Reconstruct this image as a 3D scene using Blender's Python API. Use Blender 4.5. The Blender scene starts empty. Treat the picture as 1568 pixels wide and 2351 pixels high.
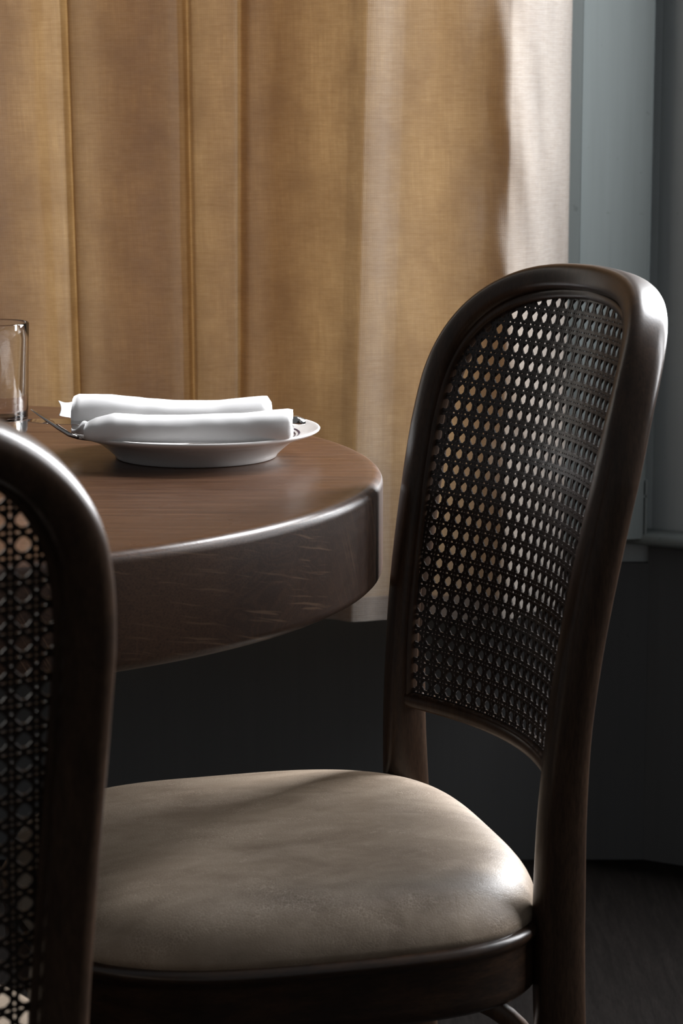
import bpy, bmesh, math, random
from mathutils import Vector, Matrix, noise

random.seed(3)
S = bpy.context.scene
COL = S.collection

# ------------------------------------------------------------------ camera, world, light
F_PX = 5551.0
CX, CY, CAM_H = 784.0, 1175.5, 1.096
PITCH = math.atan((1175.5 - 222.0) / F_PX)
cam_d = bpy.data.cameras.new('camera')
cam = bpy.data.objects.new('camera', cam_d)
COL.objects.link(cam)
cam.location = (0, 0, CAM_H)
cam.rotation_euler = (math.pi / 2 - PITCH, 0, 0)
cam_d.sensor_fit = 'VERTICAL'
cam_d.sensor_height = 36.0
cam_d.sensor_width = 24.0
cam_d.lens = 36.0 * F_PX / 2351.0
cam_d.dof.use_dof = True
cam_d.dof.focus_distance = 2.25
cam_d.dof.aperture_fstop = 13.5
cam_d.clip_start = 0.05
S.camera = cam

W = bpy.data.worlds.new('room_light')
S.world = W
W.use_nodes = True
W.node_tree.nodes['Background'].inputs['Color'].default_value = (0.95, 0.97, 1.0, 1)
W.node_tree.nodes['Background'].inputs['Strength'].default_value = 0.15

S.view_settings.view_transform = 'Standard'
S.view_settings.look = 'None'
S.view_settings.gamma = 1.0
S.view_settings.use_curve_mapping = False
S.view_settings.exposure = 0.0

WALL_Y = 3.40
FACET0 = Vector((0.443, WALL_Y, 0))
FA = math.radians(28)
FDIR = Vector((math.cos(FA), -math.sin(FA), 0))
FNRM = Vector((-math.sin(FA), -math.cos(FA), 0))


def area(name, loc, direction, sx, sy, power, col):
    d = bpy.data.lights.new(name, 'AREA')
    d.shape = 'RECTANGLE'
    d.size, d.size_y = sx, sy
    d.energy = power
    d.color = col
    o = bpy.data.objects.new(name, d)
    COL.objects.link(o)
    o.location = loc
    o.rotation_euler = Vector(direction).to_track_quat('-Z', 'Y').to_euler()
    return o


# daylight arriving through the two windows (one behind the curtain, one in the angled bay wall)
area('daylight_behind_curtain', (-0.50, WALL_Y + 0.03, 1.45), (0, -1, 0), 1.55, 1.75, 27, (1.0, 0.96, 0.90))
pw = FACET0 + FDIR * 0.64 - FNRM * 0.03
area('daylight_bay_window', (pw.x, pw.y, 1.80), FNRM, 0.46, 1.75, 152, (0.955, 0.97, 1.0))

pw3 = FACET0 + FDIR * 2.05 - FNRM * 0.03
area('daylight_second_bay_window', (pw3.x, pw3.y, 1.80), FNRM, 0.80, 1.75, 120, (0.97, 0.975, 1.0))


# ------------------------------------------------------------------ helpers
def pix(x, y, Y=None, z=None):
    """photo pixel -> world point at depth Y or at height z"""
    a, b = (x - CX) / F_PX, (y - CY) / F_PX
    fw = math.cos(PITCH) - b * math.sin(PITCH)
    up = -math.sin(PITCH) - b * math.cos(PITCH)
    s = Y / fw if Y is not None else (CAM_H - z) / -up
    return Vector((a * s, fw * s, CAM_H + up * s))


def link(name, me, mat=None, parent=None, smooth=True):
    o = bpy.data.objects.new(name, me)
    COL.objects.link(o)
    if mat is not None:
        for m in (mat if isinstance(mat, (list, tuple)) else [mat]):
            me.materials.append(m)
    if parent is not None:
        o.parent = parent
    if smooth:
        me.polygons.foreach_set('use_smooth', [True] * len(me.polygons))
    return o


def mesh(name, V, Fs, mat=None, parent=None, smooth=True, uv=None):
    me = bpy.data.meshes.new(name)
    me.from_pydata([tuple(v) for v in V], [], Fs)
    me.update()
    if uv is not None:
        l = me.uv_layers.new(name='UVMap')
        for lp in me.loops:
            l.data[lp.index].uv = uv[lp.vertex_index]
    return link(name, me, mat, parent, smooth)


def from_bm(name, bm, mat=None, parent=None, smooth=True):
    me = bpy.data.meshes.new(name)
    bmesh.ops.recalc_face_normals(bm, faces=bm.faces)
    bm.to_mesh(me)
    bm.free()
    return link(name, me, mat, parent, smooth)


def thing(name, label, cat, loc=(0, 0, 0), rz=0, group=None):
    o = bpy.data.objects.new(name, None)
    COL.objects.link(o)
    o.empty_display_size = 0.1
    o.location = loc
    o.rotation_euler = (0, 0, rz)
    return tag(o, label, cat, group)


def tag(o, label, cat, group=None):
    o['label'] = label
    o['category'] = cat
    if group:
        o['group'] = group
    return o


def structure(o):
    o['kind'] = 'structure'
    return o


def se(c, n):
    return math.copysign(abs(c) ** (2.0 / n), c)


def sweep(pts, dims, ref, n=3.0, seg=20, caps=True, refs=None):
    """superellipse tube along pts; dims = (half along side axis, half along ref axis) per point"""
    V, Fs = [], []
    N = len(pts)
    for i, p in enumerate(pts):
        t = (pts[min(i + 1, N - 1)] - pts[max(i - 1, 0)]).normalized()
        r = Vector(refs[i]) if refs else Vector(ref)
        r = (r - t * r.dot(t)).normalized()
        s = t.cross(r)
        a, b = dims[i]
        for k in range(seg):
            th = 2 * math.pi * k / seg
            V.append(p + s * (a * se(math.cos(th), n)) + r * (b * se(math.sin(th), n)))
    for i in range(N - 1):
        for k in range(seg):
            k2 = (k + 1) % seg
            Fs.append((i * seg + k, i * seg + k2, (i + 1) * seg + k2, (i + 1) * seg + k))
    if caps:
        Fs.append(tuple(range(seg))[::-1])
        Fs.append(tuple(range((N - 1) * seg, N * seg)))
    return V, Fs


def lathe(prof, seg=96):
    V, Fs = [], []
    n = len(prof)
    for k in range(seg):
        a = 2 * math.pi * k / seg
        for r, z in prof:
            V.append((r * math.cos(a), r * math.sin(a), z))
    for k in range(seg):
        k2 = (k + 1) % seg
        for i in range(n - 1):
            Fs.append((k * n + i, k2 * n + i, k2 * n + i + 1, k * n + i + 1))
    return V, Fs


def weld(o, d=1e-5):
    bm = bmesh.new()
    bm.from_mesh(o.data)
    bmesh.ops.remove_doubles(bm, verts=bm.verts, dist=d)
    bmesh.ops.recalc_face_normals(bm, faces=bm.faces)
    bm.to_mesh(o.data)
    bm.free()
    return o


def box(bm, lo, hi):
    m = Matrix.Translation([(a + b) / 2 for a, b in zip(lo, hi)]) @ Matrix.Diagonal([b - a for a, b in zip(lo, hi)] + [1])
    return bmesh.ops.create_cube(bm, size=1, matrix=m)['verts']


def interp(x, tab):
    if x <= tab[0][0]:
        return tab[0][1]
    for (a, b), (c, d) in zip(tab, tab[1:]):
        if x <= c:
            t = (x - a) / (c - a)
            return b + (d - b) * t
    return tab[-1][1]


# ------------------------------------------------------------------ materials
class NT:
    def __init__(self, name):
        self.m = bpy.data.materials.new(name)
        self.m.use_nodes = True
        self.t = self.m.node_tree
        self.b = self.t.nodes['Principled BSDF']
        self.out = self.t.nodes['Material Output']

    def n(self, typ, **kw):
        nd = self.t.nodes.new(typ)
        for k, v in kw.items():
            if k in nd.inputs:
                nd.inputs[k].default_value = v
            else:
                setattr(nd, k, v)
        return nd

    def l(self, a, b):
        self.t.links.new(a, b)

    def coords(self, scale, kind='Object', rot=(0, 0, 0)):
        tc = self.n('ShaderNodeTexCoord')
        mp = self.n('ShaderNodeMapping')
        mp.inputs['Scale'].default_value = scale
        mp.inputs['Rotation'].default_value = rot
        self.l(tc.outputs[kind], mp.inputs['Vector'])
        return mp.outputs['Vector']

    def noise(self, vec, scale, detail=4, rough=0.55, dist=0.0):
        nd = self.n('ShaderNodeTexNoise')
        nd.inputs['Scale'].default_value = scale
        nd.inputs['Detail'].default_value = detail
        nd.inputs['Roughness'].default_value = rough
        nd.inputs['Distortion'].default_value = dist
        self.l(vec, nd.inputs['Vector'])
        return nd.outputs['Fac']

    def ramp(self, fac, stops):
        r = self.n('ShaderNodeValToRGB')
        e = r.color_ramp.elements
        while len(e) < len(stops):
            e.new(0.5)
        for el, (p, c) in zip(e, stops):
            el.position = p
            el.color = (c[0], c[1], c[2], 1) if hasattr(c, '__len__') else (c, c, c, 1)
        self.l(fac, r.inputs['Fac'])
        return r.outputs['Color']

    def mix(self, fac, a, b, mode='MIX'):
        nd = self.n('ShaderNodeMix')
        nd.data_type = 'RGBA'
        nd.blend_type = mode
        for s, v in ((nd.inputs[0], fac), (nd.inputs[6], a), (nd.inputs[7], b)):
            if hasattr(v, 'links') or hasattr(v, 'is_linked'):
                self.l(v, s)
            elif hasattr(v, '__len__'):
                s.default_value = (v[0], v[1], v[2], 1)
            else:
                s.default_value = v
        return nd.outputs[2]

    def math(self, op, a, b=None):
        nd = self.n('ShaderNodeMath', operation=op)
        for s, v in ((nd.inputs[0], a), (nd.inputs[1], b)):
            if v is None:
                continue
            if hasattr(v, 'is_linked'):
                self.l(v, s)
            else:
                s.default_value = v
        return nd.outputs[0]

    def bump(self, h, strength, dist):
        nd = self.n('ShaderNodeBump')
        nd.inputs['Strength'].default_value = strength
        nd.inputs['Distance'].default_value = dist
        self.l(h, nd.inputs['Height'])
        self.l(nd.outputs['Normal'], self.b.inputs['Normal'])
        return nd.outputs['Normal']


def mat_wood(name, dark, light, scale, rough=0.34, coat=0.0, fine=160, spec=0.5):
    m = NT(name)
    v = m.coords(scale)
    g = m.noise(v, 3.0, 5, 0.6, 0.6)
    c = m.ramp(g, [(0.30, dark), (0.72, light)])
    f = m.noise(v, fine / 8.0, 3, 0.7)
    c2 = m.mix(m.ramp(f, [(0.40, 0.0), (0.70, 0.55)]), c, [x * 0.45 for x in dark])
    m.l(c2, m.b.inputs['Base Color'])
    m.b.inputs['Roughness'].default_value = rough
    m.b.inputs['Specular IOR Level'].default_value = spec
    m.b.inputs['Coat Weight'].default_value = coat
    m.b.inputs['Coat Roughness'].default_value = 0.25
    m.bump(f, 0.12, 0.0006)
    return m.m


M = {}
M['chair_wood'] = mat_wood('dark_bentwood', (0.030, 0.018, 0.012), (0.058, 0.033, 0.020), (30, 30, 5), 0.30, 0.0, spec=0.28)
M['apron_wood'] = mat_wood('dark_figured_veneer', (0.012, 0.007, 0.0045), (0.045, 0.022, 0.011), (5, 5, 22), 0.33, 0.1)
M['leg_wood'] = mat_wood('worn_brown_wood', (0.05, 0.025, 0.012), (0.10, 0.052, 0.026), (30, 30, 6), 0.45)


def mat_cane():
    m = NT('dark_stained_cane')
    v = m.coords((1, 1, 1))
    n_ = m.noise(v, 90, 2)
    m.l(m.ramp(n_, [(0.3, (0.017, 0.012, 0.010)), (0.7, (0.026, 0.018, 0.014))]), m.b.inputs['Base Color'])
    m.b.inputs['Roughness'].default_value = 0.30
    m.b.inputs['Specular IOR Level'].default_value = 0.3
    return m.m


M['cane'] = mat_cane()


def mat_tabletop():
    m = NT('oak_tabletop')
    v = m.coords((3.0, 60, 60))
    g = m.noise(v, 2.2, 6, 0.62, 0.4)
    c = m.ramp(g, [(0.30, (0.046, 0.021, 0.011)), (0.52, (0.080, 0.037, 0.019)), (0.72, (0.118, 0.060, 0.032))])
    v2 = m.coords((12, 420, 420))
    p = m.noise(v2, 1.6, 2, 0.6)
    c2 = m.mix(m.ramp(p, [(0.52, 0.0), (0.70, 0.75)]), c, (0.030, 0.012, 0.006))
    m.l(c2, m.b.inputs['Base Color'])
    m.b.inputs['Roughness'].default_value = 0.30
    m.b.inputs['Specular IOR Level'].default_value = 0.45
    r = m.ramp(m.noise(m.coords((1, 1, 1)), 26, 4), [(0.3, 0.27), (0.7, 0.36)])
    m.l(r, m.b.inputs['Roughness'])
    m.bump(p, 0.18, 0.0006)
    return m.m


def mat_tableside():
    m = NT('oak_table_edge_grain')
    tc = m.n('ShaderNodeTexCoord')
    sp = m.n('ShaderNodeSeparateXYZ')
    m.l(tc.outputs['Object'], sp.inputs[0])
    arc = m.math('MULTIPLY', m.math('ARCTAN2', sp.outputs[1], sp.outputs[0]), 0.505)   # metres along the rim
    z = sp.outputs[2]
    blk = m.math('FLOOR', m.math('ADD', m.math('DIVIDE', arc, 0.30), 0.708))
    par = m.math('ABSOLUTE', m.math('MODULO', blk, 2.0))
    # fine light rays: shallow in one staved block, steep in the next
    slope = m.math('ADD', m.math('MULTIPLY', m.math('SUBTRACT', 1.0, par), 1.55), 0.22)
    warp = m.math('MULTIPLY', m.noise(m.coords((1, 1, 1)), 9.0, 2), 0.016)
    ray = m.math('ADD', m.math('ADD', z, m.math('MULTIPLY', arc, slope)), warp)

    def comb(a, b, c):
        k = m.n('ShaderNodeCombineXYZ')
        for q, v in zip(k.inputs, (a, b, c)):
            m.l(v, q)
        return k.outputs[0]
    along = m.math('MULTIPLY', arc, 14.0)
    rn = m.noise(comb(m.math('MULTIPLY', ray, 330.0), along, blk), 1.0, 2, 0.5)
    fig = m.noise(m.coords((1, 1, 1.6)), 8.5, 3, 0.5, 0.7)
    rings = m.math('ADD', m.math('MULTIPLY', m.math('SINE', m.math('MULTIPLY', fig, 150.0)), 0.5), 0.5)
    c = m.mix(m.ramp(rings, [(0.35, 0.0), (1.0, 0.55)]), (0.042, 0.022, 0.014), (0.070, 0.036, 0.021))
    big = m.noise(m.coords((1, 1, 1)), 6.0, 3)
    c = m.mix(m.ramp(big, [(0.42, 0.0), (0.66, 0.5)]), c, (0.105, 0.055, 0.032))
    pores = m.noise(m.coords((500, 500, 800)), 1.0, 2, 0.6)
    c = m.mix(m.ramp(pores, [(0.46, 0.0), (0.68, 0.6)]), c, (0.026, 0.0135, 0.009))
    c = m.mix(m.ramp(rn, [(0.60, 0.0), (0.69, 0.5)]), c, (0.19, 0.115, 0.070))
    m.l(c, m.b.inputs['Base Color'])
    m.b.inputs['Roughness'].default_value = 0.40
    m.b.inputs['Specular IOR Level'].default_value = 0.40
    m.bump(pores, 0.12, 0.0005)
    return m.m


M['tabletop'] = mat_tabletop()
M['tableside'] = mat_tableside()


def mat_leather():
    m = NT('taupe_leather')
    v = m.coords((1, 1, 1))
    big = m.noise(m.coords((1, 1.8, 1)), 11, 5, 0.62, 0.8)
    c = m.ramp(big, [(0.28, (0.165, 0.122, 0.085)), (0.50, (0.245, 0.189, 0.137)), (0.75, (0.325, 0.258, 0.192))])
    vo = m.n('ShaderNodeTexVoronoi', feature='DISTANCE_TO_EDGE')
    vo.inputs['Scale'].default_value = 430
    wv = m.n('ShaderNodeVectorMath', operation='ADD')
    nz = m.n('ShaderNodeTexNoise')
    nz.inputs['Scale'].default_value = 60
    m.l(v, nz.inputs['Vector'])
    sc = m.n('ShaderNodeVectorMath', operation='SCALE')
    sc.inputs['Scale'].default_value = 0.012
    m.l(nz.outputs['Color'], sc.inputs[0])
    m.l(v, wv.inputs[0])
    m.l(sc.outputs[0], wv.inputs[1])
    m.l(wv.outputs[0], vo.inputs['Vector'])
    crack = m.ramp(vo.outputs['Distance'], [(0.0, 0.0), (0.10, 1.0)])
    patch = m.ramp(m.noise(m.coords((0.7, 1.5, 1)), 17, 6, 0.65, 0.6), [(0.44, 0.0), (0.64, 0.8)])
    inv = m.math('SUBTRACT', 1.0, crack)
    worn = m.ramp(m.noise(m.coords((0.7, 1.6, 1)), 26, 6, 0.7, 0.8), [(0.52, 0.0), (0.70, 0.45)])
    c = m.mix(worn, c, (0.36, 0.288, 0.220))
    c2 = m.mix(m.math('MULTIPLY', inv, patch), c, (0.47, 0.38, 0.295))
    m.l(c2, m.b.inputs['Base Color'])
    m.b.inputs['Roughness'].default_value = 0.48
    m.b.inputs['Specular IOR Level'].default_value = 0.38
    h = m.math('ADD', m.math('MULTIPLY', crack, 0.5), m.math('MULTIPLY', m.noise(v, 55, 4), 1.4))
    m.bump(h, 0.20, 0.0010)
    return m.m


M['leather'] = mat_leather()


def mat_linen():
    m = NT('linen_curtain_fabric')
    uv = m.coords((1, 1, 1), 'UV')

    def wave(direction, scale, dist):
        w = m.n('ShaderNodeTexWave', bands_direction=direction)
        w.inputs['Scale'].default_value = scale
        w.inputs['Distortion'].default_value = dist
        w.inputs['Detail'].default_value = 2
        w.inputs['Detail Scale'].default_value = 1.5
        m.l(uv, w.inputs['Vector'])
        return w.outputs['Fac']
    wx = wave('X', 118, 1.0)
    wy = wave('Y', 108, 1.4)
    weave = m.math('MULTIPLY', m.math('ADD', wx, wy), 0.5)
    slub = m.noise(m.coords((34, 300, 1), 'UV'), 1.0, 6, 0.78)
    slubv = m.noise(m.coords((300, 16, 1), 'UV'), 1.0, 4, 0.65)
    blot = m.noise(m.coords((1.3, 1, 1), 'UV'), 9.0, 7, 0.72)
    c = m.ramp(slub, [(0.30, (0.29, 0.262, 0.232)), (0.55, (0.39, 0.362, 0.328)), (0.8, (0.43, 0.405, 0.372))])
    c = m.mix(m.ramp(weave, [(0.15, 0.55), (0.6, 0.0)]), c, (0.26, 0.24, 0.22))
    t = m.ramp(slub, [(0.26, (0.54, 0.35, 0.155)), (0.50, (0.655, 0.438, 0.208)), (0.78, (0.71, 0.485, 0.242))])
    t = m.mix(m.ramp(slubv, [(0.38, 0.5), (0.62, 0.0)]), t, (0.42, 0.25, 0.10))
    t = m.mix(m.ramp(blot, [(0.36, 0.75), (0.60, 0.0)]), t, (0.36, 0.21, 0.085))
    t = m.mix(m.ramp(weave, [(0.12, 0.6), (0.62, 0.0)]), t, (0.26, 0.145, 0.05))
    dif = m.n('ShaderNodeBsdfDiffuse')
    tr = m.n('ShaderNodeBsdfTranslucent')
    m.l(c, dif.inputs['Color'])
    m.l(t, tr.inputs['Color'])
    bp = m.n('ShaderNodeBump')
    bp.inputs['Strength'].default_value = 0.35
    bp.inputs['Distance'].default_value = 0.0008
    m.l(m.math('ADD', weave, slub), bp.inputs['Height'])
    m.l(bp.outputs['Normal'], dif.inputs['Normal'])
    mx = m.n('ShaderNodeMixShader')
    mx.inputs['Fac'].default_value = 0.42
    m.l(dif.outputs[0], mx.inputs[1])
    m.l(tr.outputs[0], mx.inputs[2])
    m.l(mx.outputs[0], m.out.inputs['Surface'])
    return m.m


M['linen'] = mat_linen()


def mat_paint(name, col, rough=0.4):
    m = NT(name)
    v = m.coords((60, 60, 2.2))
    a = m.noise(v, 2.0, 3)
    c = m.ramp(a, [(0.3, [x * 0.96 for x in col]), (0.7, [x * 1.03 for x in col])])
    sp = m.noise(m.coords((1, 1, 1)), 70, 2)
    c2 = m.mix(m.ramp(sp, [(0.22, 0.5), (0.28, 0.0)]), c, [x * 0.6 for x in col])
    m.l(c2, m.b.inputs['Base Color'])
    m.b.inputs['Roughness'].default_value = rough
    m.bump(a, 0.1, 0.001)
    return m.m


M['teal'] = mat_paint('grey_green_paint', (0.200, 0.226, 0.223), 0.40)
M['teal_shade'] = mat_paint('shaded_grey_green_paint', (0.40, 0.44, 0.445), 0.42)  # same paint as the post, colour lightened to lift the unlit walls
M['dado'] = mat_paint('shaded_dado_paint', (0.085, 0.087, 0.089), 0.75)  # wall paint again, the deep shade below the rail put in its colour
M['floor'] = mat_wood('dark_floorboards', (0.006, 0.005, 0.0045), (0.012, 0.010, 0.009), (40, 3, 3), 0.8, spec=0.05)


def mat_simple(name, col, rough=0.4, metal=0.0, **kw):
    m = NT(name)
    n_ = m.noise(m.coords((1, 1, 1)), 45, 3)
    m.l(m.ramp(n_, [(0.3, [x * 0.95 for x in col]), (0.7, col)]), m.b.inputs['Base Color'])
    m.b.inputs['Roughness'].default_value = rough
    m.b.inputs['Metallic'].default_value = metal
    for k, v in kw.items():
        m.b.inputs[k].default_value = v
    return m


M['steel'] = mat_simple('polished_cutlery_steel', (0.62, 0.61, 0.60), 0.12, 1.0).m


def mat_plate():
    m = NT('white_glazed_china')
    tc = m.n('ShaderNodeTexCoord')
    sp = m.n('ShaderNodeSeparateXYZ')
    m.l(tc.outputs['Object'], sp.inputs[0])
    r = m.math('SQRT', m.math('ADD', m.math('POWER', sp.outputs[0], 2), m.math('POWER', sp.outputs[1], 2)))

    def band(r0, w):
        return m.math('LESS_THAN', m.math('ABSOLUTE', m.math('SUBTRACT', r, r0)), w)
    top = m.math('GREATER_THAN', m.n('ShaderNodeNewGeometry').outputs['Normal'], 0)
    g = m.n('ShaderNodeNewGeometry')
    s2 = m.n('ShaderNodeSeparateXYZ')
    m.l(g.outputs['Normal'], s2.inputs[0])
    up = m.math('GREATER_THAN', s2.outputs[2], 0.2)
    f = m.math('MULTIPLY', m.math('MAXIMUM', band(0.1005, 0.0011), band(0.0965, 0.0009)), up)
    c = m.mix(f, (0.80, 0.78, 0.76), (0.012, 0.018, 0.07))
    m.l(c, m.b.inputs['Base Color'])
    m.b.inputs['Roughness'].default_value = 0.15
    return m.m


M['plate'] = mat_plate()


def mat_napkin():
    m = NT('white_twill_cotton')
    w = m.n('ShaderNodeTexWave', bands_direction='DIAGONAL')
    w.inputs['Scale'].default_value = 520
    w.inputs['Distortion'].default_value = 0.6
    m.l(m.coords((1, 1, 1), 'UV'), w.inputs['Vector'])
    n_ = m.noise(m.coords((1, 1, 1)), 60, 4)
    m.l(m.ramp(w.outputs['Fac'], [(0.1, (0.725, 0.717, 0.712)), (0.5, (0.78, 0.77, 0.765))]), m.b.inputs['Base Color'])
    m.b.inputs['Roughness'].default_value = 0.85
    m.b.inputs['Sheen Weight'].default_value = 0.2
    m.bump(m.math('ADD', m.math('MULTIPLY', w.outputs['Fac'], 0.25), n_), 0.15, 0.0008)
    tr = m.n('ShaderNodeBsdfTranslucent')
    tr.inputs['Color'].default_value = (0.85, 0.84, 0.83, 1)
    mx = m.n('ShaderNodeMixShader')
    mx.inputs['Fac'].default_value = 0.14
    m.l(m.b.outputs[0], mx.inputs[1])
    m.l(tr.outputs[0], mx.inputs[2])
    m.l(mx.outputs[0], m.out.inputs['Surface'])
    return m.m


M['napkin'] = mat_napkin()
mg = NT('clear_tumbler_glass')
mg.b.inputs['Base Color'].default_value = (1, 1, 1, 1)
mg.b.inputs['Transmission Weight'].default_value = 1.0
mg.b.inputs['Roughness'].default_value = 0.0
mg.b.inputs['IOR'].default_value = 1.48
M['glass'] = mg.m


# ------------------------------------------------------------------ setting
def slab(name, lo, hi, mat):
    bm = bmesh.new()
    box(bm, lo, hi)
    return structure(from_bm(name, bm, mat, None, False))


slab('floor', (-3.2, -1.2, -0.05), (3.2, 3.9, 0.0), M['floor'])

# back wall with the window opening behind the curtain
WX0, WX1, WZ0, WZ1 = -1.32, 0.27, 0.56, 2.35
bm = bmesh.new()
PX = pix(1320, 300, Y=WALL_Y).x
T = 0.14
box(bm, (-3.2, WALL_Y, 0.0), (WX0, WALL_Y + T, 2.9))
box(bm, (WX0, WALL_Y, 0.0), (WX1, WALL_Y + T, WZ0))
box(bm, (WX0, WALL_Y, WZ1), (WX1, WALL_Y + T, 2.9))
box(bm, (WX1, WALL_Y, 0.0), (FACET0.x + 0.03, WALL_Y + T, 2.9))
structure(from_bm('wall_back', bm, M['teal_shade'], None, False))

# window in the back wall: frame with glazing bars, and its pane
bm = bmesh.new()
for lo, hi in (((WX0, WALL_Y + .06, WZ0), (WX0 + .06, WALL_Y + .12, WZ1)), ((WX1 - .06, WALL_Y + .06, WZ0), (WX1, WALL_Y + .12, WZ1)),
               ((WX0, WALL_Y + .06, WZ0), (WX1, WALL_Y + .12, WZ0 + .06)), ((WX0, WALL_Y + .06, WZ1 - .06), (WX1, WALL_Y + .12, WZ1)),
               ((-.55, WALL_Y + .07, WZ0), (-.50, WALL_Y + .11, WZ1))):
    box(bm, lo, hi)
w1 = structure(from_bm('window_1', bm, M['teal'], None, False))
bm = bmesh.new()
box(bm, (WX0 + .05, WALL_Y + .088, WZ0 + .05), (WX1 - .05, WALL_Y + .094, WZ1 - .05))
from_bm('pane', bm, M['glass'], w1, False)

# painted post between curtain and corner, with a narrow bead along its left edge
bm = bmesh.new()
x0, x1, xb = pix(1308, 300, Y=WALL_Y - .06).x, pix(1500, 300, Y=WALL_Y - .036).x, pix(1331, 300, Y=WALL_Y - .06).x
vs = box(bm, (xb, WALL_Y - .030, 0.48), (x1, WALL_Y + .02, 2.9))
for v in vs:   # the post is splayed: its left edge stands further into the room
    if v.co.y < WALL_Y:
        v.co.y = WALL_Y - (.062 if v.co.x < (xb + x1) / 2 else .036)
bmesh.ops.bevel(bm, geom=[e for e in bm.edges if abs(e.verts[0].co.z - e.verts[1].co.z) > 1 and e.verts[0].co.y < WALL_Y - .005],
                offset=0.003, segments=3, affect='EDGES')
structure(from_bm('trim_1', bm, M['teal'], None, False))
bm = bmesh.new()
box(bm, (x0 - .02, WALL_Y - .0660, 0.48), (xb + .002, WALL_Y, 2.9))
structure(from_bm('trim_2', bm, M['teal'], None, False))


def facet_box(bm, s0, s1, d0, d1, z0, z1):
    """box on the angled wall: s along the wall, d out into the room"""
    vs = []
    for s, d, z in ((s0, d0, z0), (s1, d0, z0), (s1, d1, z0), (s0, d1, z0), (s0, d0, z1), (s1, d0, z1), (s1, d1, z1), (s0, d1, z1)):
        p = FACET0 + FDIR * s + FNRM * d
        vs.append(bm.verts.new((p.x, p.y, z)))
    for f in ((0, 1, 2, 3), (4, 5, 6, 7), (0, 1, 5, 4), (1, 2, 6, 5), (2, 3, 7, 6), (3, 0, 4, 7)):
        bm.faces.new([vs[i] for i in f])
    return vs


FS0, FS1, FZ0, FZ1 = 0.37, 0.91, 0.86, 2.74
bm = bmesh.new()
facet_box(bm, -0.0, FS0, -T, 0.0, 0, 2.9)
facet_box(bm, FS1, 1.60, -T, 0.0, 0, 2.9)
facet_box(bm, 1.60, 2.50, -T, 0.0, 0, FZ0)
facet_box(bm, 1.60, 2.50, -T, 0.0, FZ1, 2.9)
facet_box(bm, 2.50, 3.0, -T, 0.0, 0, 2.9)
facet_box(bm, FS0, FS1, -T, 0.0, 0, FZ0)
facet_box(bm, FS0, FS1, -T, 0.0, FZ1, 2.9)
structure(from_bm('wall_right', bm, M['teal_shade'], None, False))
for wname, a0, a1 in (('window_2', FS0, FS1), ('window_3', 1.60, 2.50)):
    bm = bmesh.new()
    for a in ((a0, a0 + .04, FZ0, FZ1), (a1 - .04, a1, FZ0, FZ1), (a0, a1, FZ0, FZ0 + .05), (a0, a1, FZ1 - .05, FZ1)):
        facet_box(bm, a[0], a[1], -.12, -.07, a[2], a[3])
    w2 = structure(from_bm(wname, bm, M['teal_shade'], None, False))
    bm = bmesh.new()
    facet_box(bm, a0 + .03, a1 - .03, -.098, -.092, FZ0 + .04, FZ1 - .04)
    from_bm('pane', bm, M['glass'], w2, False)

# dado below the rail, and the moulded rail itself running along both walls
RZ = pix(1483, 1240, Y=WALL_Y - .04).z
bm = bmesh.new()
facet_box(bm, 0.0, 3.0, 0.0, 0.012, 0.0, RZ - .004)
structure(from_bm('trim_3', bm, M['dado'], None, False))
bm = bmesh.new()
box(bm, (-3.2, WALL_Y - .012, 0.0), (FACET0.x - .004, WALL_Y, 0.44))
structure(from_bm('trim_4', bm, M['dado'], None, False))
pts = [FACET0 + FDIR * s + FNRM * 0.018 + Vector((0, 0, RZ)) for s in (-0.075, 0.2, 1.0, 3.0)]
V, Fs = sweep(pts, [(0.011, 0.024)] * 4, FNRM, 2.6, 20)
structure(mesh('trim_5', V, Fs, M['teal']))
# small corner bead with its block, just above the rail
bm = bmesh.new()
p = pix(1483, 1160, Y=WALL_Y - .034)
box(bm, (p.x - .0015, WALL_Y - .036, RZ), (p.x + .0015, WALL_Y - .030, RZ + .085))
box(bm, (p.x - .016, WALL_Y - .036, RZ + .060), (p.x, WALL_Y - .030, RZ + .064))
structure(from_bm('trim_6', bm, M['teal'], None, False))


# ------------------------------------------------------------------ curtain
CUR_Y = 3.22
FOLDS = [  # px at the photo's top, px at the hem, depth offset
    (-760, -740, .0), (-660, -650, -.05), (-560, -545, .01), (-450, -430, -.05), (-340, -320, .01), (-230, -210, -.05), (-130, -105, .01),
    (-40, 0, -.022), (40, 90, -.020), (98, 148, -.018), (124, 162, -.020), (160, 184, -.017), (172, 194, .004), (181, 203, -.020),
    (250, 262, -.021), (330, 340, -.023), (400, 408, -.018), (430, 442, -.006), (440, 451, .008), (452, 462, -.018), (500, 503, -.022), (548, 542, -.019),
    (560, 549, -.006), (576, 564, -.018), (650, 640, -.017), (740, 722, -.028), (800, 776, -.046), (834, 802, -.062), (850, 818, -.062),
    (872, 840, -.058), (900, 866, -.051), (925, 888, -.047), (960, 925, -.046), (1000, 965, -.045), (1060, 1030, -.045), (1110, 1085, -.045), (1160, 1145, -.047),
    (1190, 1178, -.034), (1225, 1212, -.006), (1265, 1255, .034), (1300, 1295, .076), (1317, 1312, .112), (1314, 1310, .150)]
LAYERS = [(-640, 86, .045), (188, 432, .034), (482, 745, .050), (842, 932, .030), (848, 925, .060), (1062, 1296, .034), (1090, 1300, .066)]   # px spans where the cloth is folded double: unseen strips, added to dim the glow


def catmull(a, b, c, d, t):
    return 0.5 * ((2 * b) + (-a + c) * t + (2 * a - 5 * b + 4 * c - d) * t * t + (-a + 3 * b - 3 * c + d) * t ** 3)


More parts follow.
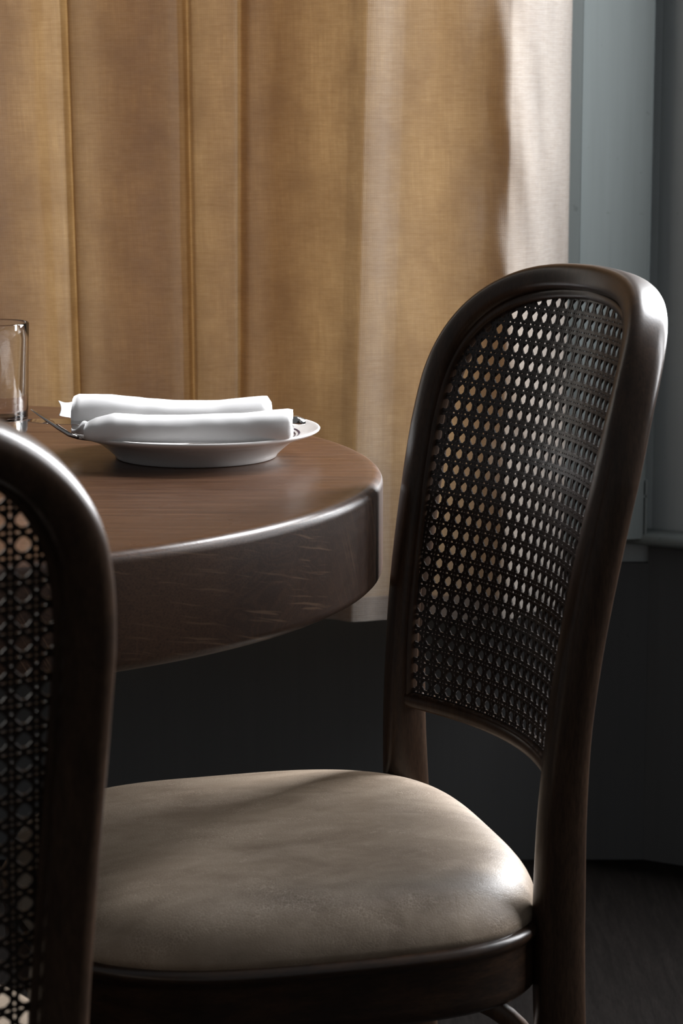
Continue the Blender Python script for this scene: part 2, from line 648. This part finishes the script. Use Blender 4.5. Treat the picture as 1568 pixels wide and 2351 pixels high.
cols = []
for i in range(len(FOLDS) - 1):
    A = [FOLDS[max(0, min(len(FOLDS) - 1, i + k))] for k in (-1, 0, 1, 2)]
    for k in range(10):
        t = k / 10
        cols.append((A[1][0] + (A[2][0] - A[1][0]) * t, A[1][1] + (A[2][1] - A[1][1]) * t,
                     0.35 * (A[1][2] + (A[2][2] - A[1][2]) * t) + 0.65 * catmull(A[0][2], A[1][2], A[2][2], A[3][2], t)))
cols.append(FOLDS[-1])
HEM_Z, TOP_Z = pix(840, 1420, Y=CUR_Y - .03).z, 2.42
ZT, ZB = pix(784, 0, Y=CUR_Y).z, HEM_Z
NZ = 150
V, UV, Fs = [], [], []
for j in range(NZ + 1):
    z = HEM_Z + (TOP_Z - HEM_Z) * j / NZ
    k = (z - ZB) / (ZT - ZB)
    kk = min(max(k, 0), 1.25)
    s, prev = 0.0, None
    for (xt, xb_, dy) in cols:
        px = xb_ + (xt - xb_) * kk
        Y = CUR_Y + dy * (0.92 + 0.12 * math.sin(2.1 * z + px * .004))
        X = (px - CX) / F_PX * CUR_Y * 1.012
        # soft unevenness of the hanging cloth, stronger crumpling at the free edge
        wr = max(0.0, min(1.0, (px - 1090) / 110)) * max(0.0, min(1.0, (1312 - px) / 30))
        n1 = noise.noise(Vector((X * 3.1, z * 1.3, 0.7)))
        n2 = noise.noise(Vector((X * 16, z * 6.5, 3.1)))
        n3 = noise.noise(Vector((X * 38 + z * 4, z * 9.5, 8.2)))
        Y += 0.004 * n1 + 0.0015 * n2 + wr * (0.012 * n2 + 0.011 * n3)
        if prev is not None:
            s += math.hypot(X - prev[0], Y - prev[1])
        prev = (X, Y)
        V.append((X, Y, z))
        UV.append((s, z))
C = len(cols)
for j in range(NZ):
    for i in range(C - 1):
        Fs.append((j * C + i, j * C + i + 1, (j + 1) * C + i + 1, (j + 1) * C + i))
n_front, uv_front = list(V), list(UV)
for xa, xb2, loff in LAYERS:
    b0, nc = len(V), 14
    for j in range(NZ + 1):
        z = HEM_Z + .012 + (TOP_Z - HEM_Z - .012) * j / NZ
        kk = min(max((z - ZB) / (ZT - ZB), 0), 1.25)
        for i in range(nc + 1):
            t = i / nc
            xt = xa + (xb2 - xa) * t
            near_t = min(FOLDS, key=lambda f: abs(f[0] - xt))
            px = xt + (near_t[1] - near_t[0]) * (1 - kk)
            edge = 1 - (2 * t - 1) ** 2
            Y = CUR_Y + loff + 0.020 * edge + 0.005 * math.sin(9 * t + 1.3 * z)
            if px > 1200:
                Y += 0.10 * ((px - 1200) / 100) ** 1.5
            V.append(((px - CX) / F_PX * CUR_Y * 1.012, Y, z))
            UV.append((xa * .0007 + t * (xb2 - xa) * .0006, z))
    for j in range(NZ):
        for i in range(nc):
            a_ = b0 + j * (nc + 1) + i
            Fs.append((a_, a_ + 1, a_ + nc + 2, a_ + nc + 1))
cur = mesh('curtain', V, Fs, M['linen'], None, True, UV)
tag(cur, 'long sand coloured linen curtain hanging in folds behind the table', 'curtain')
# the hem: a turned up strip along the bottom
V2, UV2, F2 = [], [], []
for r, (dz, off) in enumerate(((0.0, -.0012), (0.035, -.0012))):
    for i in range(C):
        v = V[i] if r == 0 else V[C * 2 + i]
        zz = HEM_Z + dz
        V2.append((v[0], v[1] + 0.0015, zz))
        UV2.append((UV[i][0], zz))
for i in range(C - 1):
    F2.append((i, i + 1, C + i + 1, C + i))
mesh('hem', V2, F2, M['linen'], cur, True, UV2)


# ------------------------------------------------------------------ table
TC, TR, TZ, TT = Vector((-0.466, 2.243, 0)), 0.505, 0.75, 0.097
SEAM = pix(100, 992, z=TZ).y - TC.y


def top_part(name, lower, parent):
    """tabletop cut along the leaf joint; every edge rounded over"""
    a0 = math.asin(SEAM / TR)
    gap = 0.0005
    a, b, N, sg = (math.pi - a0, 2 * math.pi + a0, 170, -1) if lower else (a0, math.pi - a0, 70, 1)
    P = []   # x, y, inward direction, rounding radius
    for i in range(N + 1):
        t = a + (b - a) * i / N
        P.append((TR * math.cos(t), TR * math.sin(t) + (sg * gap if i in (0, N) else 0), -math.cos(t), -math.sin(t), .0100))
    xe, ye = P[-1][0], P[-1][1]
    for i in range(1, 24):
        P.append((xe * (1 - i / 12), ye, 0, sg, .0024))
    rings = [(1, 0), (.72, .05), (.42, .21), (.18, .45), (.04, .75), (0, 1)]
    V, Fs, n = [], [], len(P)
    spec = [(k, TZ - h, 1) for k, h in [(1.6, 0)] + rings] + [(k, TZ - TT + h, 1) for k, h in rings[::-1]]
    for ri, (k, z0, _) in enumerate(spec):
        for x, y, dx, dy, r in P:
            h = rings[max(0, ri - 1)][1] if ri <= len(rings) else rings[::-1][ri - len(rings) - 1][1]
            z = TZ - h * r if ri <= len(rings) else TZ - TT + h * r
            V.append((x + dx * r * k, y + dy * r * k, z))
    m = len(spec)
    for j in range(m - 1):
        for i in range(n):
            i2 = (i + 1) % n
            Fs.append((j * n + i, (j + 1) * n + i, (j + 1) * n + i2, j * n + i2))
    nside = len(Fs)
    Fs.append(tuple(range(n)))
    Fs.append(tuple((m - 1) * n + i for i in range(n))[::-1])
    o = mesh(name, V, Fs, [M['tabletop'], M['tableside']], parent)
    weld(o, 1e-7)
    for f in o.data.polygons:
        f.material_index = 0 if f.normal.z > 0.5 else 1
    return o


table = thing('dining_table', 'round dark oak dining table with a thick rounded edge, laid with a plate', 'table', TC)
top_part('tabletop', True, table)
top_part('table_leaf', False, table)
V, Fs = lathe([(0.001, TZ - TT - .02), (.20, TZ - TT - .02), (.20, TZ - TT)], 48)
mesh('mounting_plate', V, Fs, M['apron_wood'], table, False)
V, Fs = lathe([(.075, TZ - TT - .02), (.060, .60), (.052, .45), (.055, .20), (.075, .06), (.085, .04)], 48)
mesh('pedestal', V, Fs, M['apron_wood'], table)
V, Fs = lathe([(.001, .045), (.10, .042), (.20, .032), (.235, .018), (.24, .0), (.001, .0)], 64)
mesh('base', V, Fs, M['apron_wood'], table)


# ------------------------------------------------------------------ bentwood chair with cane back
ZW = [(.0, .160), (.36, .1572), (.44, .1575), (.52, .1620), (.60, .1668), (.68, .1725), (.76, .1785), (.80, .181), (1.0, .181)]
ZR = [(0, .045), (.2, .022), (.36, .0104), (.44, .0082), (.52, .0071), (.56, .008), (.6, .0098), (.64, .0134), (.68, .0183), (.72, .0245),
      (.76, .0316), (.8, .0394), (.84, .0486), (.88, .059), (.92, .071), (.96, .084)]
H_ZS, H_ZT, H_N, H_W, SAG = 0.80, 0.9375, 3.0, 0.181, 0.040
RAIL_Z = 0.552


def smooth_tab(tab, x, d=0.02):
    return (interp(x - d, tab) + interp(x, tab) * 2 + interp(x + d, tab)) / 4


def back_x(u, z):
    w = smooth_tab(ZW, z)
    k = max(0.0, min(1.0, (z - .46) / .08))
    return -smooth_tab(ZR, z) - SAG * (1 - min(1.0, (u / w) ** 2)) * k


def hoop_uz(inset=0.0, z0=0.0, n_st=46, n_arch=64, top=0.0):
    """outline of the back as (sideways, height); top = change of the inset towards the crown"""
    out = []
    inset0 = inset
    for i in range(n_st):
        z = z0 + (H_ZS - z0) * i / n_st
        out.append((smooth_tab(ZW, z) - inset, z))
    w, h = H_W - inset, H_ZT - H_ZS - inset
    for i in range(n_arch + 1):
        # even spacing along the superellipse
        a = math.pi / 2 * i / n_arch
        c, s = math.cos(a), math.sin(a)
        r = (abs(c) ** H_N + abs(s) ** H_N) ** (-1 / H_N)
        inset = inset0 + top * (i / n_arch) ** 2
        w, h = H_W - inset, H_ZT - H_ZS - inset
        out.append((w * r * c, H_ZS + h * r * s))
    half = out
    return half + [(-u, z) for u, z in reversed(half[:-1])]


def inner_w(z, inset):
    if z < H_ZS:
        return smooth_tab(ZW, z) - inset
    h = H_ZT - H_ZS - inset
    q = (z - H_ZS) / h
    if q >= 1:
        return 0.0
    return (H_W - inset) * (1 - q ** H_N) ** (1 / H_N)


def seat_outline(N=120, inset=0.0):
    pts = []
    for i in range(N):
        a = 2 * math.pi * i / N
        c, s = math.cos(a), math.sin(a)
        n = 2.9 if c > 0 else 2.9 + .55 * min(1.0, -c * 2)
        r = (abs(c) ** n + abs(s) ** n) ** (-1 / n)
        x = .182 + (.214 - inset) * r * c
        y = (.211 - inset) * r * s
        pts.append(Vector((x, y, 0)))
    return pts


def build_cane(parent):
    P = 0.0141
    inset = 0.007
    zlo, zhi = RAIL_Z, H_ZT - inset + .002
    V, Fs = [], []
    hw, th = 0.00106, 0.00055

    def inside(u, z):
        return zlo <= z <= zhi and abs(u) <= inner_w(z, inset)

    def pos(u, z, off):
        return Vector((back_x(u, z) + .006 + off, u, z))

    def strand(p0, p1, off, wav=0.0, ph=0.0):
        L = math.hypot(p1[0] - p0[0], p1[1] - p0[1])
        n = max(2, int(L / 0.0047))
        run = []
        for i in range(n + 1):
            t = i / n
            u, z = p0[0] + (p1[0] - p0[0]) * t, p0[1] + (p1[1] - p0[1]) * t
            if inside(u, z):
                run.append((u, z, t * L))
            else:
                if len(run) > 1:
                    emit(run, p0, p1, off, wav, ph)
                run = []
        if len(run) > 1:
            emit(run, p0, p1, off, wav, ph)

    def emit(run, p0, p1, off, wav, ph):
        d = Vector((p1[0] - p0[0], p1[1] - p0[1])).normalized()
        nx, nz = -d.y, d.x
        b = len(V)
        for u, z, s in run:
            o = off + wav * math.sin(s / P * 2 * math.pi + ph)
            for k, kk in ((-1, -1), (1, -1), (1, 1), (-1, 1)):
                V.append(pos(u + nx * hw * k, z + nz * hw * k, o + th * kk * (1 if abs(k) else 1)))
        m = len(run)
        for i in range(m - 1):
            for k in range(4):
                k2 = (k + 1) % 4
                Fs.append((b + i * 4 + k, b + i * 4 + k2, b + (i + 1) * 4 + k2, b + (i + 1) * 4 + k))
        Fs.append((b, b + 1, b + 2, b + 3))
        e = b + (m - 1) * 4
        Fs.append((e + 3, e + 2, e + 1, e))
    a = 0.125 * P
    z00 = RAIL_Z + 0.009
    for i in range(-13, 14):
        for sg in (-1, 1):
            u = i * P + sg * a
            strand((u, zlo), (u, zhi), 0.0003, 0.0001, 0.0)
    for j in range(0, 30):
        for sg in (-1, 1):
            z = z00 + j * P + sg * a
            strand((-.185, z), (.185, z), 0.0007, 0.0001, math.pi)
    span = 0.75
    for k in range(-60, 61):
        c = (k + 0.5) * P
        # u + (z - z00) = c   and   u - (z - z00) = c
        strand((c + .2, z00 - .2), (c - span, z00 + span), 0.0000)
        strand((c - .2, z00 - .2), (c + span, z00 + span), -0.0005)
    return mesh('cane_panel', V, Fs, M['cane'], parent, False)


def build_chair(label):
    t = thing('dining_chair', label, 'chair')
    # one bent length of wood: both rear legs and the arched back
    uz = hoop_uz(-0.0018, top=-.0027)
    pts, dims, refs = [], [], []
    for u, z in uz:
        pts.append(Vector((back_x(u, z), u, z)))
    N = len(pts)
    for (u, z), p in zip(uz, pts):
        k = max(0.0, min(1.0, (.60 - z) / .14))
        dep = .0172 + .0036 * k - .005 * max(0.0, min(1.0, (.36 - z) / .36))
        lat = .0152 - .002 * max(0.0, min(1.0, (.36 - z) / .36))
        lat -= .0027 * max(0.0, min(1.0, (z - H_ZS) / (H_ZT - H_ZS))) ** 2
        dims.append((lat, dep))
    # the hoop's depth axis follows the hollow of the back
    for (u, z) in uz:
        e = .004
        s_u = (back_x(u + e, z) - back_x(u - e, z)) / (2 * e)
        s_z = (back_x(u, z + e) - back_x(u, z - e)) / (2 * e)
        k = max(0.0, min(1.0, (z - .50) / .1)) * 0.6
        refs.append(Vector((1, -s_u * k, -s_z)))
    V, Fs = sweep(pts, dims, None, 3.0, 28, True, refs)
    mesh('back_frame', V, Fs, M['chair_wood'], t)
    # thin inner frame that holds the cane
    uz2 = [(u, z) for u, z in hoop_uz(0.0128, RAIL_Z, 30, 64, -.0063)]
    pts2 = [Vector((back_x(u, z) + .006, u, z)) for u, z in uz2]
    V, Fs = sweep(pts2, [(.0042, .0055)] * len(pts2), (1, 0, 0), 4.0, 12)
    mesh('cane_frame', V, Fs, M['chair_wood'], t)
    w = smooth_tab(ZW, RAIL_Z)
    pts3 = [Vector((back_x(u, RAIL_Z) + .004, u, RAIL_Z)) for u in [w * (-1 + i / 20) for i in range(41)]]
    V, Fs = sweep(pts3, [(.0075, .0085)] * 41, (1, 0, 0), 3.5, 16)
    mesh('lower_rail', V, Fs, M['chair_wood'], t)
    build_cane(t)
    # seat frame with a rounded lip
    base = seat_outline()
    n = len(base)
    prof = [(-.030, .386), (-.004, .386), (-.0005, .390), (0, .398), (0, .428), (.0012, .4315), (.0036, .434), (.0044, .4375), (.0036, .441), (.0008, .4435), (-.012, .445), (-.030, .445)]
    nr = []
    for i in range(n):
        d = (base[(i + 1) % n] - base[i - 1]).normalized()
        nr.append(Vector((d.y, -d.x, 0)))
    V, Fs = [], []
    for o, z in prof:
        for i in range(n):
            V.append(base[i] + nr[i] * o + Vector((0, 0, z)))
    m = len(prof)
    for j in range(m):
        j2 = (j + 1) % m
        for i in range(n):
            i2 = (i + 1) % n
            Fs.append((j * n + i, j * n + i2, j2 * n + i2, j2 * n + i))
    weld(mesh('seat_frame', V, Fs, M['apron_wood'], t))
    # domed leather cushion
    out = seat_outline(160, .0015)
    n = len(out)
    c0 = Vector((.18, 0, 0))
    V, Fs = [], []
    R = 34
    zb, hh = .4425, .054
    for r in range(R + 1):
        q = 1 - (1 - r / R) ** 1.7
        if r == 0:
            V.append(c0 + Vector((0, 0, zb + hh)))
            continue
        for i in range(n):
            k = q
            p = c0 + (out[i] - c0) * k
            zz = zb + hh * (0.82 * max(0.0, 1 - q ** 10) ** 0.5 + 0.18 * (1 - q * q))
            zz += 0.0012 * noise.noise(p * 9) * (1 - q ** 6)
            V.append(Vector((p.x, p.y, zz)))
    for i in range(n):
        Fs.append((0, 1 + i, 1 + (i + 1) % n))
    for r in range(1, R):
        a, b = 1 + (r - 1) * n, 1 + r * n
        for i in range(n):
            i2 = (i + 1) % n
            Fs.append((a + i, b + i, b + i2, a + i2))
    Fs.append(tuple(1 + (R - 1) * n + i for i in range(n))[::-1])
    weld(mesh('seat_cushion', V, Fs, M['leather'], t))
    # front legs
    for s in (-1, 1):
        a, b = Vector((.318, .148 * s, .400)), Vector((.350, .158 * s, 0))
        pp = [a.lerp(b, i / 10) for i in range(11)]
        V, Fs = sweep(pp, [(.0185 - .006 * i / 10, .0185 - .006 * i / 10) for i in range(11)], (1, 0, 0), 2.4, 16)
        mesh('front_leg', V, Fs, M['chair_wood'], t)
    # curved braces between seat and rear legs
    for s in (-1, 1):
        pp = []
        for i in range(13):
            a = math.pi / 2 * i / 12
            pp.append(Vector((.105 - .108 * math.sin(a), .135 * s + .016 * s * (i / 12), .290 + .098 * math.cos(a))))
        V, Fs = sweep(pp, [(.0085, .0085)] * 13, (0, 1, 0), 2.2, 12)
        mesh('brace', V, Fs, M['leg_wood'], t)
    return t


def copy_tree(o, parent=None):
    c = o.copy()
    COL.objects.link(c)
    if parent is not None:
        c.parent = parent
    for ch in [x for x in bpy.data.objects if x.parent == o and x != c]:
        copy_tree(ch, c)
    return c


chair = build_chair('dark bentwood chair with a cane back and taupe leather seat, turned sideways by the curtain')
chair['group'] = 'cane back chairs at the table'
chair.location = (0.11, 2.01, 0)
chair.rotation_euler = (0, 0, math.radians(21) + math.pi)
near = copy_tree(chair)
near['label'] = 'cane back chair seen from behind, cut off by the left edge, nearest the camera'
for o_, turn in ((chair, -6.5), (near, 2.0)):   # the loose seats sit slightly askew on their frames
    for ch in o_.children:
        if ch.name.startswith('seat'):
            ch.rotation_euler = (0, 0, math.radians(turn))
near.location = (-0.325, 1.279, 0)
near.rotation_euler = (0, 0, math.radians(282) + math.pi)

# ------------------------------------------------------------------ plate
PC = Vector(((451 - CX) / F_PX * 2.365, 2.335, TZ))
prof = [(0.0, .0052), (.050, .0050), (.070, .0058), (.0775, .0080), (.086, .0150), (.093, .0200), (.104, .0240), (.1165, .0275), (.1190, .0289), (.1205, .0290),
        (.1212, .0280), (.1205, .0266), (.1170, .0245), (.104, .0205), (.094, .0160), (.0860, .0095), (.0800, .0040), (.0785, .0012), (.0770, .0002), (.0745, .0002),
        (.0735, .0022), (.060, .0026), (.0, .0026)]
V, Fs = lathe(prof, 128)
plate = weld(mesh('plate', V, Fs, M['plate'], None))
plate.location = PC
tag(plate, 'white china soup plate with a blue ring inside, holding a folded napkin', 'plate')

# ------------------------------------------------------------------ tumbler
GY = 2.50
gr = 0.0405
gx = (75 - CX) / F_PX * 2.53 - gr
GH = 0.1155
prof = [(0.0, 0.0), (.0325, 0.0), (.0350, .0012), (.0362, .005), (.0370, .020), (gr - .0006, GH - .001), (gr - .0009, GH), (gr - .0016, GH + .0004), (gr - .0023, GH),
        (gr - .0026, GH - .001), (.0342, .030), (.0330, .021), (.0290, .0155), (.018, .0135), (0, .013)]
dense = []
for a, b in zip(prof, prof[1:]):
    k = 6 if abs(b[1] - a[1]) > .02 else 2
    for i in range(k):
        dense.append((a[0] + (b[0] - a[0]) * i / k, a[1] + (b[1] - a[1]) * i / k))
dense.append(prof[-1])
V, Fs = lathe(dense, 96)
tumbler = weld(mesh('tumbler', V, Fs, M['glass'], None))
tumbler.location = (gx, GY, TZ)
tag(tumbler, 'clear straight sided water tumbler standing empty left of the plate', 'glass')


# ------------------------------------------------------------------ napkin: one folded cloth lying in two soft rolls
def roll(stations, n_exp, seg, seed, V, UV, Fs):
    """stations: (x, yc, zbottom, ztop, half depth); closed soft section, rounded ends"""
    b = len(V)
    m = len(stations)
    for i, (x, yc, z0, z1, hd) in enumerate(stations):
        zc, hz = (z0 + z1) / 2, (z1 - z0) / 2
        for k in range(seg):
            a = 2 * math.pi * k / seg
            dy, dz = hd * se(math.cos(a), n_exp), hz * se(math.sin(a), n_exp)
            nn = noise.noise(Vector((x * 22, dy * 40 + seed, dz * 60)))
            n2 = noise.noise(Vector((x * 60, dy * 90 + seed, dz * 90 + 4)))
            sc = 1 + 0.05 * nn + 0.02 * n2
            V.append((x + 0.0010 * n2, yc + dy * sc, zc + dz * sc))
            UV.append((x, (a / (2 * math.pi)) * 2 * (hd + hz)))
    for i in range(m - 1):
        for k in range(seg):
            k2 = (k + 1) % seg
            Fs.append((b + i * seg + k, b + i * seg + k2, b + (i + 1) * seg + k2, b + (i + 1) * seg + k))
    # ends: dished in a little so that the layers read
    for e, sgn in ((0, 1), (m - 1, -1)):
        x, yc, z0, z1, hd = stations[e]
        ring = [b + e * seg + k for k in range(seg)]
        prev = ring
        for q, dx in ((0.86, 0.0015), (0.70, 0.006), (0.4, 0.010)):
            nb = len(V)
            zc = (z0 + z1) / 2
            for r in ring:
                v = V[r]
                V.append((v[0] + sgn * dx, yc + (v[1] - yc) * q, zc + (v[2] - zc) * q))
                UV.append(UV[r])
            cur_ = list(range(nb, nb + seg))
            for k in range(seg):
                k2 = (k + 1) % seg
                Fs.append((prev[k], prev[k2], cur_[k2], cur_[k]))
            prev = cur_
        Fs.append(tuple(prev))


def sheet(rows, V, UV, Fs, th=0.0016):
    """double sided strip of cloth through rows of points"""
    b = len(V)
    n, m = len(rows), len(rows[0])
    for side in (0, 1):
        for r in rows:
            for p in r:
                V.append((p[0], p[1] + (th if side else 0), p[2] + (th * .3 if side else 0)))
                UV.append((p[0], p[2] + p[1]))
    o = n * m
    for i in range(n - 1):
        for j in range(m - 1):
            a = b + i * m + j
            Fs.append((a, a + 1, a + m + 1, a + m))
            Fs.append((o + a + m, o + a + m + 1, o + a + 1, o + a))
    loop = [i for i in range(m)] + [(i + 1) * m - 1 for i in range(1, n)] + [(n - 1) * m + j for j in range(m - 2, -1, -1)] + [i * m for i in range(n - 2, 0, -1)]
    for p, q in zip(loop, loop[1:] + loop[:1]):
        Fs.append((b + q, b + p, o + b + p, o + b + q))


NV, NU, NF = [], [], []


def st(px, ytop, ybot, Y, hd):
    a, c = pix(px, ytop, Y=Y), pix(px, ybot, Y=Y)
    return (a.x, Y, c.z, a.z, hd)


def spread(keys, n):
    out = []
    for i in range(n + 1):
        x = keys[0][0] + (keys[-1][0] - keys[0][0]) * i / n
        row = []
        for c in range(1, 5):
            row.append(interp(x, [(k[0], k[c]) for k in keys]))
        out.append(st(x, *row))
    return out


front = spread([(196, 972, 1004, 2.262, .020), (215, 962, 1009, 2.260, .023), (262, 950, 1010, 2.260, .025), (330, 954, 1014, 2.260, .026), (430, 954, 1015, 2.262, .027),
                (560, 949, 1014, 2.264, .027), (640, 942, 1007, 2.266, .027), (668, 940, 1004, 2.267, .026), (672, 943, 1001, 2.267, .024)], 44)
back = spread([(170, 910, 985, 2.330, .030), (176, 906, 985, 2.330, .032), (250, 907, 980, 2.332, .033), (330, 916, 980, 2.334, .034), (400, 921, 980, 2.334, .034),
               (500, 921, 978, 2.334, .034), (600, 911, 975, 2.336, .032), (612, 911, 974, 2.336, .031), (622, 925, 974, 2.336, .028)], 44)
roll(front, 2.7, 28, 1.0, NV, NU, NF)
roll(back, 2.6, 28, 5.0, NV, NU, NF)
# loose corner standing out at the left end
rows = []
for i in range(13):
    t = i / 12
    row = []
    for j in range(9):
        q = j / 8
        px = 134 + 38 * t + 6 * math.sin(3 * q) * (1 - t)
        y0 = 921 + 5 * math.sin(math.pi * t)
        y1 = 954 + 8 * t
        v = pix(px, y0 + (y1 - y0) * q, Y=2.432 - .045 * q - .006 * math.sin(2.4 * t + q * 2))
        row.append(v)
    rows.append(row)
sheet(rows, NV, NU, NF)
# gathered cloth tucked under the front roll
rows = []
for i in range(15):
    t = i / 14
    row = []
    for j in range(9):
        q = j / 8
        px = 164 + 50 * t
        y0 = 986 - 24 * t + 5 * math.sin(9 * t)
        y1 = 994 + 8 * t
        v = pix(px, y0 + (y1 - y0) * q, Y=2.262 - .010 * math.sin(q * 3.1) * t - .004 * math.sin(7 * t + 3 * q))
        row.append(v)
    rows.append(row)
sheet(rows, NV, NU, NF)
nap = mesh('napkin', NV, NF, M['napkin'], None, True, NU)
tag(nap, 'white cotton napkin folded into two soft rolls, lying on the plate', 'napkin')


# ------------------------------------------------------------------ knife and fork tucked into the napkin
kn = thing('table_knife', 'polished steel table knife with its flat blade sticking out left of the napkin', 'knife', (0, 0, 0))
KY = 2.297
p0, p1, p2 = pix(64, 966, Y=KY), pix(300, 972, Y=KY), pix(700, 968, Y=KY)
kn.location = p1


def loc(p):
    return p - p1


rows_t, rows_b = [], []
NB = 24
bl = []
for i in range(NB + 1):
    t = i / NB
    p = p0.lerp(p1, t)
    wdt = 0.0100 * min(1.0, (t / .22) ** 0.5 if t > 0 else 0.02)
    bl.append((p, max(wdt, .0006)))
V, Fs = [], []
for p, wdt in bl:
    for dy, dz in ((-wdt, .0000), (wdt * .7, .0011), (wdt * .7, -.0010), (-wdt, -.0005)):
        q = loc(p)
        V.append((q.x, q.y + dy, q.z + dz + dy * 0.10))
for i in range(NB):
    for k in range(4):
        k2 = (k + 1) % 4
        Fs.append((i * 4 + k, i * 4 + k2, (i + 1) * 4 + k2, (i + 1) * 4 + k))
Fs += [(0, 1, 2, 3), tuple(NB * 4 + k for k in (3, 2, 1, 0))]
mesh('blade', V, Fs, M['steel'], kn, False)
pts = [loc(p1.lerp(p2, i / 20)) for i in range(21)]
dims = [(.0052 + .0014 * math.sin(math.pi * .5 * i / 20), .0055 + .0030 * i / 20) for i in range(20)] + [(.0025, .0045)]
pts[-1] = pts[-1] + Vector((.0006, 0, 0))
V, Fs = sweep(pts, dims, (0, 1, 0), 2.2, 16)
mesh('handle', V, Fs, M['steel'], kn)

fk = thing('table_fork', 'polished steel fork slanting out over the left rim of the plate', 'fork', (0, 0, 0))
FY = 2.285
path = [pix(x, y, Y=FY + dy) for x, y, dy in ((73, 940, .012), (90, 951, .010), (112, 966, .007), (136, 983, .004), (160, 998, .001), (180, 1004, -.001))]
# inside the plate it lies in the well, under the cloth
path += [Vector(p) for p in ((-.2400, 2.289, .7735), (-.215, 2.293, .7690), (-.185, 2.298, .7650), (-.155, 2.303, .7635))]
f0 = path[4]
fk.location = f0
path = [p - f0 for p in path]
V, Fs = sweep(path[:6], [(.0006, .0030), (.0012, .0062), (.0018, .0072), (.0020, .0055), (.0021, .0040), (.0021, .0034)], (0, 1, 0), 2.3, 14)
mesh('handle', V, Fs, M['steel'], fk)
V, Fs = sweep(path[5:], [(.0021, .0034), (.0020, .0032), (.0018, .0040), (.0015, .0080), (.0014, .0105)], (0, 1, 0), 2.3, 14)
hd = mesh('neck', V, Fs, M['steel'], fk)
e = path[-1]
for k in range(4):
    yy = (-.0081 + .0054 * k)
    pp = [e + Vector((-.004, yy, 0)), e + Vector((.02, yy, .003)), e + Vector((.045, yy, .003)), e + Vector((.055, yy, .001))]
    V, Fs = sweep(pp, [(.0011, .0018), (.0011, .0016), (.0009, .0013), (.0004, .0006)], (0, 1, 0), 2.2, 8)
    mesh('tine', V, Fs, M['steel'], fk)
